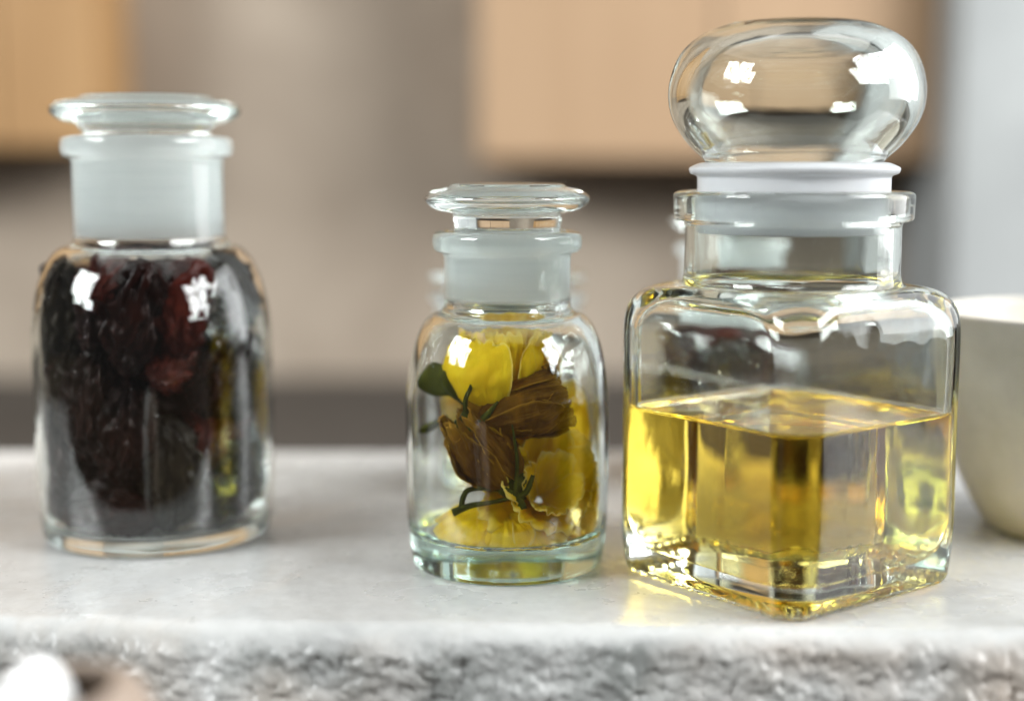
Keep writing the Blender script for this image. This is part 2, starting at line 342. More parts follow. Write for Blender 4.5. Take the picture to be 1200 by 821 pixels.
# ------------------------------------------------------------------ round apothecary jars
def round_jar(loc, label, P, seed, group='glass-stoppered apothecary jars'):
    root = empty('apothecary_jar', loc, label, 'jar', group)
    R, Rb, zs, Rn, zn, Rl, zl0, zl1, W, B = (P[k] for k in ('R', 'Rb', 'zs', 'Rn', 'zn', 'Rl', 'zl0', 'zl1', 'wall', 'base'))
    Rp = Rn - P['nwall']                                             # bore of the neck
    def shoulder(r0, r1, z0, z1, n=14):                              # elliptical shoulder, r0 at z0 up to r1 at z1
        return [(r1 + (r0 - r1) * cos(k / n * pi / 2) ** .95, z0 + (z1 - z0) * sin(k / n * pi / 2) ** 1.05, 0) for k in range(n + 1)]
    outer = [(0, .0012, 0), (Rb * .62, .0010, .002), (Rb * .86, 0, .002), (Rb, .0000, .0028), (R, .012, .010), *shoulder(R, Rn + .0016, zs - .012, zn),
             (Rn + .0002, zn + .0012, .001), (Rn, zn + .003, .001), (Rn, zl0, .0012), (Rl, zl0 + .0006, .0022), (Rl, zl1, .0022)]
    inner = [(Rp + .0008, zl1, .0016), (Rp - .0002, zl0, .002), (Rp - .0002, zn + .002, .001), (Rp + .0008, zn - W * .5, .001), *shoulder(R - W, Rp + .0022, zs - .012, zn - W)[::-1],
             (R - W, B + .006, .006), (R - W - .001, B, .005), (Rb * .5, B + .0004, .004), (0, B + .0012, 0)]
    pts = densify(fillet(outer + inner, 9), 0.0014)
    n_out = min(range(len(pts)), key=lambda i: abs(pts[i][1] - zl1) + abs(pts[i][0] - (Rp + .0012)) * 2)
    zf = P['frost']
    def attr(k, r, z): return 1.0 if (k > n_out and zf < z < zl1 - .001 and r < Rn) else 0.0
    me = lathe('jar_body', pts, 112, attr, wob=P.get('wob', .00022), seed=seed)
    link('jar_body', me, P.get('mat', GLASS), root)
    # stopper: ground plug, waist and flat disc
    Rd, zd0, zd1, Rw = P['Rd'], P['zd0'], P['zd1'], P['Rw']
    sp = [(0, zf + .004, 0), (Rp - .0035, zf + .0030, .002), (Rp - .0022, zf + .0032, .0012), (Rp - .0004, zl1 - .0006, .001), (Rp - .0006, zl1 + .0012, .0012), (Rw, zl1 + .0026, .0012),
          (Rw, zd0 - .0002, .001), (Rd - .003, zd0 + .0008, .0015), (Rd, (zd0 + zd1) / 2 - .0004, .0036), (Rd - .0024, zd1 - .0016, .0024), (Rd * .70, zd1 - .0010, .0012), (Rd * .66, zd1, .0006), (Rd * .3, zd1 - .0004, .003), (0, zd1 - .0004, 0)]
    sp = densify(fillet(sp, 8), 0.0012)
    def at2(k, r, z): return 1.0 if (zf + .0036 < z < zl1 - .0012 and r > Rp - .004) else 0.0
    link('stopper', lathe('stopper', sp, 96, at2, wob=.0001, seed=seed + 9), GLASS, root)
    return root
LX, LY = -0.1008, 0.397
P_L = dict(R=.0329, Rb=.0312, zs=.066, Rn=.0203, zn=.0815, Rl=.0232, zl0=.1055, zl1=.1115, wall=.0019, base=.0042, nwall=.0027, frost=.0838, Rd=.0264, zd0=.1150, zd1=.1225, Rw=.0185)
round_jar((LX, LY, 0), 'large round glass jar filled with dark dried fruit, at the left', P_L, 1)
MX, MY = -0.0012, 0.366
P_M = dict(mat=GLASS_GREEN, R=.0264, Rb=.0249, zs=.0530, Rn=.0163, zn=.0658, Rl=.0192, zl0=.0812, zl1=.0868, wall=.0017, base=.0082, nwall=.0022, frost=.0700, Rd=.0218, zd0=.0915, zd1=.0988, Rw=.0138)
round_jar((MX, MY, 0), 'small round glass jar holding yellow and brown flowers, in the middle', P_M, 2)
BX, BY = -0.0015, 0.470
P_B = dict(R=.0305, Rb=.0285, zs=.038, Rn=.0236, zn=.0480, Rl=.0258, zl0=.0590, zl1=.0625, wall=.0018, base=.005, nwall=.0022, frost=.0495, Rd=.0268, zd0=.0650, zd1=.0705, Rw=.0200)
round_jar((BX, BY, 0), 'squat glass jar almost hidden behind the flower jar', P_B, 3)
DX, DY = 0.0740, 0.478
P_D = dict(R=.0262, Rb=.0250, zs=.047, Rn=.0165, zn=.0580, Rl=.0190, zl0=.0735, zl1=.0785, wall=.0017, base=.006, nwall=.0022, frost=.0605, Rd=.0212, zd0=.0825, zd1=.0890, Rw=.0138)
round_jar((DX, DY, 0), 'round glass jar of dark red fruit seen through the oil jar', P_D, 4)

# ------------------------------------------------------------------ square jar with oil
SX, SY, SROT = 0.0692, 0.3525, radians(37.0)
NQ = 256
def sq_angles():
    ph = np.linspace(0, 2 * pi, 4000, endpoint=False); d = (np.degrees(ph) % 90) - 45
    wgt = 1 + 3.2 * np.exp(-(d / 9) ** 2); cu = np.concatenate([[0], np.cumsum(wgt)[:-1]]); cu /= cu[-1] + wgt[-1]
    return np.interp(np.linspace(0, 1, NQ, endpoint=False), cu, ph)
ANG = sq_angles()
def sq_ring(a, c, z, wob=0.0, seed=0):
    c = min(c, a); q = a - c; co, si = np.abs(np.cos(ANG)), np.abs(np.sin(ANG)); mx, mn = np.maximum(co, si), np.minimum(co, si)
    flat = a * mn / mx <= q; dq = q * (co + si)
    r = np.where(flat, a / mx, dq + np.sqrt(np.maximum(dq * dq - 2 * q * q + c * c, 0)))
    if wob and .062 < z < .079: r = r + np.array([wob * .5 * noise.noise(Vector((cos(t) * 5 + seed, sin(t) * 5, z * 110))) for t in ANG])
    if wob: r = r + np.array([wob * noise.noise(Vector((cos(t) * 2.4 + seed, sin(t) * 2.4, z * 60))) for t in ANG])
    return np.stack([r * np.cos(ANG), r * np.sin(ANG), np.full(NQ, z)], 1)
A, CR, WALLT, ZOIL = 0.0316, 0.0082, 0.0030, 0.0434
sq_root = empty('square_jar', (SX, SY, 0), 'square glass jar half full of golden oil, with a bulbous glass stopper', 'jar')
sq_root.rotation_euler = (0, 0, SROT)
def sq_shoulder(a, c, z0, z1, rn=.0272, n=16):
    out = []
    for k in range(n + 1):
        t = k / n * pi / 2; f = 1 - max(cos(t), 0) ** .72; out.append((a + (rn - a) * f, c + (rn - c) * f, z0 + (z1 - z0) * sin(t) ** .80, 0))
    return out
o_prof = [(A * .10, A * .10, .0022, 0), (A * .60, A * .55, .0022, .002), (A * .72, A * .5, .0006, .002), (A - .0045, .0085, .0000, .0012), (A - .0008, CR, .0006, .0022), (A, CR, .010, .003), *sq_shoulder(A, CR, .0625, .0742),
          (.0266, .0266, .0752, .0008), (.0263, .0263, .0772, .001), (.0263, .0263, .0895, .0012), (.0291, .0291, .0902, .0010), (.0293, .0293, .0966, .0010), (.0278, .0278, .0972, .0004)]
i_prof = [(.0247, .0247, .0970, .0008), (.0240, .0240, .0900, .002), (.0238, .0238, .0740, .0015), *sq_shoulder(A - WALLT, .0070, .0605, .0712, .0244)[::-1], (A - WALLT, .0070, ZOIL, 0)]
n_oprof = len(fillet(o_prof, 8))
pts = densify(fillet(o_prof + i_prof, 8), 0.0016)
RIDGES = 64
def sq_rings(pts, seed, wob=.00016):
    rg = []
    for (a, c, z) in pts:
        r = sq_ring(a, c, z, wob if a > .02 else 0, seed); rg.append(r)
    return rg
rings = [np.array([[0, 0, .0022]])] + sq_rings(pts, 3)
me = rings_mesh('jar_body', rings, attr=[0.0] * len(rings))
# moulded grip ridges on the underside
co = np.zeros(len(me.vertices) * 3); me.vertices.foreach_get('co', co); co = co.reshape(-1, 3)
rr = np.hypot(co[:, 0], co[:, 1]); tt = np.arctan2(co[:, 1], co[:, 0])
sel = (co[:, 2] < .0014) & (rr > .022); co[sel, 2] += 0.00055 * np.maximum(0, np.sin(tt[sel] * RIDGES)) * np.clip((rr[sel] - .022) / .003, 0, 1)
me.vertices.foreach_set('co', co.ravel()); me.update()
link('jar_body', me, GLASS_SQ, sq_root)
# oil: its sides coincide with the wet inner wall of the glass (index ratio oil/glass), its top is oil/air
ob = [(A * .08, A * .08, .0078, 0), (A * .55, A * .5, .0075, .004), (A - WALLT - .004, .010, .0062, .004), (A - WALLT, .0070, .0110, .006), (A - WALLT, .0070, ZOIL, 0)]
ob = densify(fillet(ob, 9), .0016)
rg = [np.array([[0, 0, .0078]])] + [sq_ring(a, c, z, .00016 if a > .02 else 0, 3) for a, c, z in ob]
attr = [0.98] * len(rg)
top = [(A - WALLT - .0001, .0069, ZOIL - .00012), (A - WALLT - .0004, .0068, ZOIL - .0005), (A - WALLT - .0010, .0066, ZOIL - .0009), (A - WALLT - .0020, .0062, ZOIL - .0012), (A - .008, .006, ZOIL - .00135), (.012, .006, ZOIL - .0014), (.003, .002, ZOIL - .0014)]
rg += [rg[-1] * np.array([.9999, .9999, 1.0])] + [sq_ring(a, c, z) for a, c, z in top] + [np.array([[0, 0, ZOIL - .0014]])]
attr += [1.47] * (len(rg) - len(attr))
oil = link('oil', rings_mesh('oil', rg, attr=attr), OIL, loc=(SX, SY, 0)); oil.rotation_euler = (0, 0, SROT)
tag(oil, 'clear golden yellow oil filling the lower half of the square jar', 'oil')
# oil droplets left on the inside of the glass above the level
rd = random.Random(4); bmd = bmesh.new()
for k in range(46):
    side = rd.choice((0, 0, 1)); along = rd.uniform(-.02, .02); zz = ZOIL + .001 + .016 * rd.random() ** 1.8; w_ = A - WALLT - .0002
    p_ = Vector((-w_, along, zz)) if side == 0 else Vector((along, w_, zz)); rad_ = rd.uniform(.00016, .00042)
    g_ = bmesh.ops.create_icosphere(bmd, subdivisions=2, radius=rad_)
    for v in g_['verts']:
        if side == 0: v.co.x *= .4
        else: v.co.y *= .4
        v.co += p_
dm = bpy.data.meshes.new('oil_droplets'); bmd.to_mesh(dm); bmd.free()
dm.attributes.new('amount', 'FLOAT', 'POINT').data.foreach_set('value', [0.0] * len(dm.vertices))
tag(link('oil_droplets', dm, GLASS_SQ, sq_root), kind='stuff')
# stopper: hollow flattened ball on a hollow plug, with a milky gasket ring
st_o = [(0, .0875, 0), (.0190, .0875, .002), (.0208, .0895, .002), (.0214, .1025, .002), (.0230, .1048, .002), (.0275, .1085, .006), (.0322, .1155, .010), (.0328, .1235, .010), (.0292, .1322, .010), (.0200, .1372, .006), (.0120, .1378, .004), (0, .1376, 0)]
st_i = [(0, .1335, 0), (.0100, .1337, .004), (.0190, .1330, .006), (.0255, .1290, .008), (.0285, .1220, .008), (.0275, .1155, .008), (.0225, .1095, .006), (.0185, .1065, .004), (.0180, .0925, .002), (.0160, .0905, .002), (0, .0905, 0)]
stm = rings_mesh('stopper', [p for p in []], attr=None) if False else None
bmj = bmesh.new()
for prof, flip in (([(r * .95, z, f) for r, z, f in st_o], False), ([(r * .95, z, f) for r, z, f in st_i], False)):
    m_ = lathe('s', densify(fillet(prof, 10), .0013), 112, lambda k, r, z: 0.0, wob=.00015, seed=5)
    bmj.from_mesh(m_); bpy.data.meshes.remove(m_)
stm = bpy.data.meshes.new('stopper'); bmj.to_mesh(stm); bmj.free()
stopper = link('stopper', stm, GLASS_SQ, sq_root)
gk = [(.0216, .0868, 0), (.0240, .0870, .0004), (.0243, .0900, .0006), (.0243, .1008, .0006), (.0262, .1014, .0006), (.0266, .1028, .0006), (.0240, .1040, .0010), (.0222, .1042, .0004), (.0217, .1010, .0005), (.0215, .0868, 0)]
link('gasket', lathe('gasket', densify(fillet([(r * .965, z, f) for r, z, f in gk], 5), .0015), 96), GASKET, stopper)

# ------------------------------------------------------------------ stoneware bowl at the right
bw = [(0, .003, 0), (.020, .003, .001), (.023, 0, .001), (.0268, .0004, .002), (.0330, .010, .012), (.0405, .030, .016), (.0432, .052, .012), (.0435, .0625, .0012), (.0408, .0628, .0012), (.0402, .050, .012), (.0372, .030, .015), (.028, .011, .010), (0, .007, 0)]
tag(link('stoneware_bowl', lathe('stoneware_bowl', densify(fillet(bw, 8), .0018), 96, wob=.0005, seed=4), BOWLM, loc=(0.1645, 0.402, 0)), 'cream stoneware bowl cut by the right edge of the picture', 'bowl')
# ------------------------------------------------------------------ blurred things at the lower left corner, on the counter in front of the slab
def blob(name, loc, rad, mat, label, cat, seed, zsq=1.0):
    bm = bmesh.new(); bmesh.ops.create_icosphere(bm, subdivisions=4, radius=1)
    for v in bm.verts:
        n = v.co.normalized(); s = 1 + .10 * noise.noise(n * 1.6 + Vector((seed, 0, 0)))
        v.co = Vector((n.x * rad[0] * s, n.y * rad[1] * s, n.z * rad[2] * s + rad[2]))
    me = bpy.data.meshes.new(name); bm.to_mesh(me); bm.free()
    return tag(link(name, me, mat, loc=loc), label, cat)
blob('white_stone', (-0.0800, 0.226, -0.0455), (.0115, .012, .0338), WHITE, 'blurred smooth white rounded stone at the lower left corner', 'stone', 3)
cup = [(0, .001, 0), (.0105, 0, .001), (.0135, .008, .004), (.0150, .030, .010), (.0132, .0545, .006), (.0098, .0575, .0018), (.0080, .0560, .0015), (.0105, .045, .006), (.011, .02, .006), (0, .006, 0)]
cup = [(r * 1.12, z * 1.17, f) for r, z, f in cup]
cupm = lathe('clay_pot', densify(fillet(cup, 7), .002), 64, wob=.0008, seed=6); cupm.materials.append(CLAY); cupm.materials.append(CLAYIN)
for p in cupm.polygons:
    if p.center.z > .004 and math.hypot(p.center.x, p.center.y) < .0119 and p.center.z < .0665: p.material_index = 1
tag(link('clay_pot', cupm, None, loc=(-0.0640, 0.226, -0.0470)), 'blurred tan clay pot rim beside the white stone', 'pot').rotation_euler = (radians(4), radians(-9), 0)

# ------------------------------------------------------------------ dried fruit
def pack(n, Rin, z0, ztop, rad, half, seed, iters=700):
    """capsules settled in a cylinder by pushing overlaps apart under a light downward drift"""
    g = np.random.default_rng(seed); rads = rad * g.uniform(.88, 1.14, n); hl = half * g.uniform(.8, 1.2, n)
    c = np.stack([g.uniform(-.6, .6, n) * Rin, g.uniform(-.6, .6, n) * Rin, z0 + rad + (ztop - z0) * 1.25 * (np.arange(n) / n)], 1)
    d = g.normal(size=(n, 3)); d[:, 2] = d[:, 2] * 1.6 + .6 * np.sign(d[:, 2]); d /= np.linalg.norm(d, axis=1)[:, None]
    p, q = c + d * hl[:, None], c - d * hl[:, None]; ow = np.repeat(np.arange(n), 3); wt = np.tile([1, .5, 0], n); sr = np.repeat(rads, 3)
    for it in range(iters):
        if it < iters * .8: p[:, 2] -= .00012; q[:, 2] -= .00012
        s = p[ow] * wt[:, None] + q[ow] * (1 - wt)[:, None]
        df = s[:, None] - s[None]; ds = np.linalg.norm(df, axis=2) + 1e-9; ov = (sr[:, None] + sr[None]) * .97 - ds
        ov[(ow[:, None] == ow[None]) | (ov < 0)] = 0; push = (df / ds[..., None] * ov[..., None] * .32).sum(1)
        s2 = s + push; rr = np.hypot(s2[:, 0], s2[:, 1]); lim = Rin - sr; f = np.where(rr > lim, lim / np.maximum(rr, 1e-9), 1); s2[:, 0] *= f; s2[:, 1] *= f
        s2[:, 2] = np.clip(s2[:, 2], z0 + sr, ztop - sr * .9)
        mv = s2 - s
        for k in (0, 1, 2):
            m_ = mv[k::3]; wp = (1, .5, 0)[k]; p += m_ * wp * .8; q += m_ * (1 - wp) * .8
        mid = (p + q) / 2; dd = p - q; dd /= np.linalg.norm(dd, axis=1)[:, None] + 1e-9; p = mid + dd * hl[:, None]; q = mid - dd * hl[:, None]
    return (p + q) / 2, p - q, rads, hl
def fruit_mesh(rad, hl, seed):
    bm = bmesh.new(); bmesh.ops.create_icosphere(bm, subdivisions=5, radius=1); sd = Vector((seed * 3.7, seed * 1.3, 0))
    for v in bm.verts:
        n = v.co.normalized(); th = math.atan2(n.y, n.x)
        fold = abs(noise.noise(Vector((cos(th) * 2.1, sin(th) * 2.1, n.z * .8)) + sd)); fine = noise.fractal(n * 4.5 + sd, 0.8, 2.0, 4)
        ridge = abs(noise.noise(Vector((cos(th) * 3.6, sin(th) * 3.6, n.z * 1.9)) + sd * 2)); big = noise.noise(n * 1.3 + sd)
        r = rad * (.74 + .62 * fold + .74 * ridge + .22 * fine + .16 * big) * (1 - .14 * n.z)
        bend = .35 * rad * (n.z ** 2)
        v.co = Vector((n.x * r + bend, n.y * r, n.z * (rad * .92 + hl) * (1 + .05 * fine)))
    me = bpy.data.meshes.new('dried_fruit'); bm.to_mesh(me); bm.free(); return me
def fill_fruit(n, loc, Rin, z0, ztop, rad, half, seed, group, label_fn, mat_fn, flatten=True):
    c, d, r, h = pack(n, Rin, z0, ztop, rad, half, seed)
    order = np.argsort(-c[:, 2]); labels = [label_fn(k, n, c[i]) for k, i in enumerate(order)]
    for lb in set(labels):
        same = [k for k, l_ in enumerate(labels) if l_ == lb]
        if len(same) > 1:
            words = ('upper', 'lower') if len(same) == 2 else ('uppermost', 'middle', 'lowest') if len(same) == 3 else ('uppermost', 'second', 'third', 'lowest')
            for k, w_ in zip(same, words): labels[k] = labels[k] + f' ({w_} one)'
    for rank, i in enumerate(order):
        dv = Vector(d[i]).normalized()
        R = dv.to_track_quat('Z', 'X').to_matrix().to_4x4() @ Matrix.Rotation(rank * 1.3, 4, 'Z')
        me = fruit_mesh(r[i], h[i], seed * 10 + rank)
        pos = Vector(c[i])
        for v in me.vertices:                                   # pressed flat where it meets the glass
            p = R @ v.co + pos; rr = math.hypot(p.x, p.y); lim = Rin
            if rr > lim: p.x *= lim / rr; p.y *= lim / rr
            if p.z < z0: p.z = z0 + .00005
            v.co = p - pos
        o = link('dried_fruit', me, mat_fn(rank, i, c[i]), loc=Vector(loc) + pos)
        tag(o, labels[rank], 'dried fruit', group)
def place_words(c, Rin, z0, z1):
    lay = ('bottom', 'second lowest', 'middle', 'second highest', 'top')[min(4, max(0, int((c[2] - z0) / (z1 - z0) * 5)))]
    a = math.degrees(math.atan2(c[0], -c[1])); rr = math.hypot(c[0], c[1])
    if rr < Rin * .22: side = 'in the core'
    elif abs(a) < 22: side = 'at the front'
    elif abs(a) < 65: side = 'at the front right' if a > 0 else 'at the front left'
    elif abs(a) < 118: side = 'against the right side' if a > 0 else 'against the left side'
    else: side = 'at the back right' if a > 0 else 'at the back left'
    return lay, side
def left_label(rank, n, c):
    if rank == 0: return 'wrinkled dark dried fruit topmost in the large left jar'
    if rank == n - 1: return 'lowest dark dried fruit on the floor of the large left jar'
    lay, side = place_words(c, .029, .006, .070); return f'dried fruit in the large jar, {lay} layer, {side}'
def dark_label(rank, n, c):
    lay, side = place_words(c, .024, .008, .052); return f'dark red fruit behind the oil jar, {lay} layer, {side}'
fill_fruit(54, (LX, LY, 0), P_L["R"] - P_L["wall"] - .0009, .0052, .0785, .0067, .0088, 5, 'dried fruit in the large left jar', left_label,
           lambda k, i, c: FR[(0, 1, 1, 0, 2, 1, 0)[k % 7]] if c[2] > .052 else FR[(0, 0, 1, 0, 0, 2)[k % 6]])
fill_fruit(26, (DX, DY, 0), P_D['R'] - P_D['wall'] - .0009, .0072, .058, .0066, .0054, 8, 'dried fruit in the jar behind the oil jar',
           dark_label, lambda k, i, c: FR[0 if k % 4 == 3 else 1])

# ------------------------------------------------------------------ flowers
def spline(pts, t):
    n = len(pts) - 1; x = min(max(t, 0), 1) * n; i = min(int(x), n - 1); f = x - i
    P = [np.array(pts[max(0, min(n, i + k))]) for k in (-1, 0, 1, 2)]
    return .5 * ((2 * P[1]) + (P[2] - P[0]) * f + (2 * P[0] - 5 * P[1] + 4 * P[2] - P[3]) * f * f + (3 * P[1] - P[0] - 3 * P[2] + P[3]) * f ** 3)
def petal(parent, prof, a0, span, M, mat, seed, ruffle=.0008, tipcut=.10, lenscale=1.0, clamp=None, nu=44, nv=40, name='petal', fold=0.0, crumple=.0006, lift=.03):
    """petal wrapped round the flower's axis: prof = (r,z) from claw to rim, span = half-angle at its widest"""
    verts, A1, A2, faces = [], [], [], []; base = parent.location
    sd = Vector((seed * 5.1, seed * 2.3, seed * .7))
    for j in range(nv + 1):
        for i in range(nu + 1):
            u = i / nu * 2 - 1; v = j / nv
            L = (1 - tipcut * abs(u) ** 2.6 - .05 * noise.noise(Vector((u * 3.2, 0, 0)) + sd)) * lenscale
            r, z = spline(prof, v * L)
            s = span * (sin(pi * min(1, .12 + v * .62)) ** .8) * (1 - .12 * max(0, v - .7) / .3)
            th = a0 + u * s
            e = max(v ** 3, abs(u) ** 4 * v)
            r = r * (1 + lift * u ** 4 * v) + ruffle * e * (noise.noise(Vector((u * 4.6, v * 1.5, 0)) + sd) * 1.7 + .35 * noise.noise(Vector((u * 11, v * 4, 3)) + sd)) + .0004 * noise.noise(Vector((u * 2.2, v * 3.2, 5)) + sd)
            r += .00045 * (abs(noise.noise(Vector((u * 6, v * 2.2, 8)) + sd)) - .25) * v + .0003 * noise.noise(Vector((u * 3, v * 7, 11)) + sd) * v
            z = z + ruffle * .8 * e * noise.noise(Vector((u * 5.2, v, 9)) + sd)
            x, y = r * cos(th), r * sin(th)
            if fold: r2 = fold * .55 * v * noise.noise(Vector((u * 5.2, v * .8, 2)) + sd); x, y, z = x + r2 * cos(th) * .6, y + r2 * sin(th) * .6, z + r2 * .8
            if fold: x, y = x + fold * v * v * cos(a0) * (noise.noise(Vector((u * 2, 0, 1)) + sd)), y + fold * v * v * sin(a0) * (noise.noise(Vector((u * 2, 0, 1)) + sd))
            p = M @ Vector((x, y, z))
            if clamp: p = clamp(p)
            verts.append(tuple(p - base)); A1.append(max(v, (abs(u) ** 3) * .98)); A2.append(u)
    for j in range(nv):
        for i in range(nu):
            k = j * (nu + 1) + i; faces.append((k, k + 1, k + nu + 2, k + nu + 1))
    me = bpy.data.meshes.new(name); me.from_pydata(verts, [], faces); me.update()
    me.attributes.new('amount', 'FLOAT', 'POINT').data.foreach_set('value', A1); me.attributes.new('across', 'FLOAT', 'POINT').data.foreach_set('value', A2)
    if crumple:
        nrm = [v.normal.copy() for v in me.vertices]
        for v, n_, a_ in zip(me.vertices, nrm, A1):
            q = v.co * 190 + sd; d = (abs(noise.noise(q)) * 1.6 - .35) + .5 * (abs(noise.noise(q * 2.3)) - .2) + .25 * noise.noise(q * 5)
            v.co += n_ * crumple * d * min(1, a_ * 2.2)
    o = link(name, me, mat, parent)
    s_ = o.modifiers.new('thickness', 'SOLIDIFY'); s_.thickness = .00022; s_.offset = 0
    return o
def frame(origin, axis, roll=0):
    z = Vector(axis).normalized(); q = z.to_track_quat('Z', 'Y'); return Matrix.Translation(origin) @ q.to_matrix().to_4x4() @ Matrix.Rotation(roll, 4, 'Z')
def strip(parent, pts, widths, mat, name='sepal', thick=.0003, clamp=None, normal=(0, -1, 0), ns=16, cup=.9):
    """leaf-like blade along a curved centre line"""
    verts, A1, A2, faces = [], [], [], []; base = parent.location; nw = 6
    for j in range(ns + 1):
        t = j / ns; c = Vector(spline(pts, t)); tn = (Vector(spline(pts, min(1, t + .02))) - Vector(spline(pts, max(0, t - .02)))).normalized()
        side = tn.cross(Vector(normal)).normalized(); up = side.cross(tn).normalized(); wd = max(.00008, float(spline([(a,) for a in widths], t)[0])) * (.72 if max(widths) < .002 else 1)
        for i in range(nw + 1):
            u = i / nw * 2 - 1
            p = c + side * (wd * u) + up * (-(u * u) * wd * cup + .12 * wd * noise.noise(Vector((t * 7, u * 3, widths[1] * 1000))))
            if clamp: p = clamp(p)
            verts.append(tuple(p - base)); A1.append(.5 * abs(u)); A2.append(u)
    for j in range(ns):
        for i in range(nw):
            k = j * (nw + 1) + i; faces.append((k, k + 1, k + nw + 2, k + nw + 1))
    me = bpy.data.meshes.new(name); me.from_pydata(verts, [], faces); me.update()
    me.attributes.new('amount', 'FLOAT', 'POINT').data.foreach_set('value', A1); me.attributes.new('across', 'FLOAT', 'POINT').data.foreach_set('value', A2)
    o = link(name, me, mat, parent); s_ = o.modifiers.new('thickness', 'SOLIDIFY'); s_.thickness = thick; s_.offset = 0
    return o
def calyx(parent, M, r, h, mat, clamp=None):
    prof = [(0, -h, 0), (r * .35, -h, .0004), (r * .42, -h * .55, .0008), (r, -.0005, .002), (r * .9, h * .5, .001), (0, h * .6, 0)]
    me = lathe('calyx', densify(fillet(prof, 5), .0008), 24, wob=.0003, seed=3)
    for v in me.vertices:
        p = M @ v.co; p = clamp(p) if clamp else p; v.co = p - parent.location
    return link('calyx', me, mat, parent)
RI = P_M['R'] - P_M['wall'] - .0006
def jar_clamp(p):
    dx, dy = p.x - MX, p.y - MY; r = math.hypot(dx, dy)
    lim = RI if p.z < .049 else max(.013, RI - (p.z - .049) * .75); s0 = lim * .86
    if r > s0:
        nr = s0 + (lim - s0) * (1 - exp(-(r - s0) / (lim - s0))); dx *= nr / r; dy *= nr / r
    return Vector((MX + dx, MY + dy, max(p.z, .0094)))
fT = PITCH
def at(u, v, y):                                   # a place in the jar read off the photograph, at its own depth y
    a = (u - 600) / 1667; b = -(v - 410.5) / 1667; dy = b * sin(fT) + cos(fT); s = y / dy
    return Vector((a * s, y, CAM_H + (b * cos(fT) - sin(fT)) * s))
FG = 'dried flowers in the middle jar'
CUP = [(.0018, 0), (.0080, .0022), (.0116, .0075), (.0122, .0130), (.0112, .0182), (.0132, .0222)]
def flower(name, label, base_pt, axis, roll):
    b = Vector(base_pt); r = empty(name, b, label, 'flower', FG); return r, frame(b, axis, roll)
# yellow rose head at the top
b1 = at(586, 477, .3600); f1, M1 = flower('yellow_rose', 'yellow rose head with ruffled petals, topmost in the middle jar', b1, (.02, -.16, 1), 0)
ROLL = [(.0016, 0), (.0082, .0024), (.0120, .0086), (.0123, .0150), (.0114, .0190), (.0122, .0211), (.0140, .0214)]
RC = [(a * .97, b * .95) for a, b in CUP]; CUPB = [(a * .80, b) for a, b in RC]; CUPC = [(a * .58, b * 1.02) for a, b in RC]
def tilt(ax, roll=0): return frame(b1, ax, roll)
petal(f1, ROLL, radians(-118), .98, tilt((-.04, -.24, 1)), YEL, 1, .0020, .10, 1.0, jar_clamp, lift=.05, crumple=.0009, fold=.0018)
petal(f1, RC, radians(-28), .80, tilt((.20, -.02, 1)), PEACH, 2, .0018, .2, .96, jar_clamp, lift=.15, fold=.0015)
petal(f1, RC, radians(160), .95, tilt((-.14, 0, 1)), YEL, 3, .0016, .14, .97, jar_clamp)
petal(f1, RC, radians(60), 1.1, M1, YEL, 4, .0016, .12, 1.0, jar_clamp)
petal(f1, CUPB, radians(-58), .95, tilt((.08, -.08, 1)), YEL, 5, .0020, .12, 1.04, jar_clamp, lift=.15)
petal(f1, CUPB, radians(-165), .9, M1, PEACH, 6, .0020, .1, 1.08, jar_clamp, lift=.15)
petal(f1, CUPC, radians(-100), 1.2, M1, YEL, 7, .0018, .1, 1.06, jar_clamp, lift=.2)
petal(f1, CUPC, radians(80), 1.2, M1, YEL, 8, .0018, .1, 1.0, jar_clamp, lift=.2)
calyx(f1, M1, .0045, .004, GRN, jar_clamp)
def sep(parent, pix, widths, y0, y1, **k):
    n = len(pix); return strip(parent, [tuple(at(u, v, y0 + (y1 - y0) * i / (n - 1))) for i, (u, v) in enumerate(pix)], widths, GRN, clamp=jar_clamp, **k)
sep(f1, [(552, 474), (530, 452), (506, 444), (482, 448)], [.0016, .0022, .0040, .0042, .0008], .358, .364, cup=.3)
sep(f1, [(540, 466), (527, 446), (532, 424)], [.0014, .0022, .0003], .356, .355)
sep(f1, [(615, 470), (640, 440), (655, 418)], [.0018, .0030, .0024, .0004], .366, .366, cup=.3)
# brown bud lying to the right
BUD = [(.0012, 0), (.0045, .0040), (.0078, .0100), (.0092, .0165), (.0086, .0220), (.0080, .0262)]
b3 = at(550, 494, .3520); f3, M3 = flower('brown_rosebud', 'dark brown rosebud lying on its side below the yellow rose head', b3, (1, .04, .26), radians(20))
BUDR = BUD[:4] + [(.0094, .0215), (.0104, .0248), (.0108, .0236), (.0102, .0215)]       # rim folded back
for k, (a, sp_, sc, pr) in enumerate(((-150, 1.15, 1.0, BUD), (-62, 1.10, .97, BUD), (60, 1.0, 1.0, BUDR), (150, 1.1, .97, BUD), (-100, 1.1, .90, BUD), (0, 1.1, .90, BUD), (100, 1.2, .88, BUD), (200, 1.2, .86, BUD))):
    f_ = (1.0, .96, 1.02, .95, .86, .86, .80, .76)[k] * .84
    petal(f3, [(r * f_, z) for r, z in pr], radians(a), sp_, M3, BRN, 20 + k, .0013, .12, sc, jar_clamp, lift=.12, crumple=.0008)
calyx(f3, M3, .0036, .0035, GRN, jar_clamp)
sep(f3, [(550, 500), (546, 472), (552, 455), (557, 440)], [.0008, .0007, .0005, .0002], .3480, .3470)
sep(f3, [(550, 503), (566, 492), (584, 470)], [.0010, .0012, .0002], .3475, .3470)
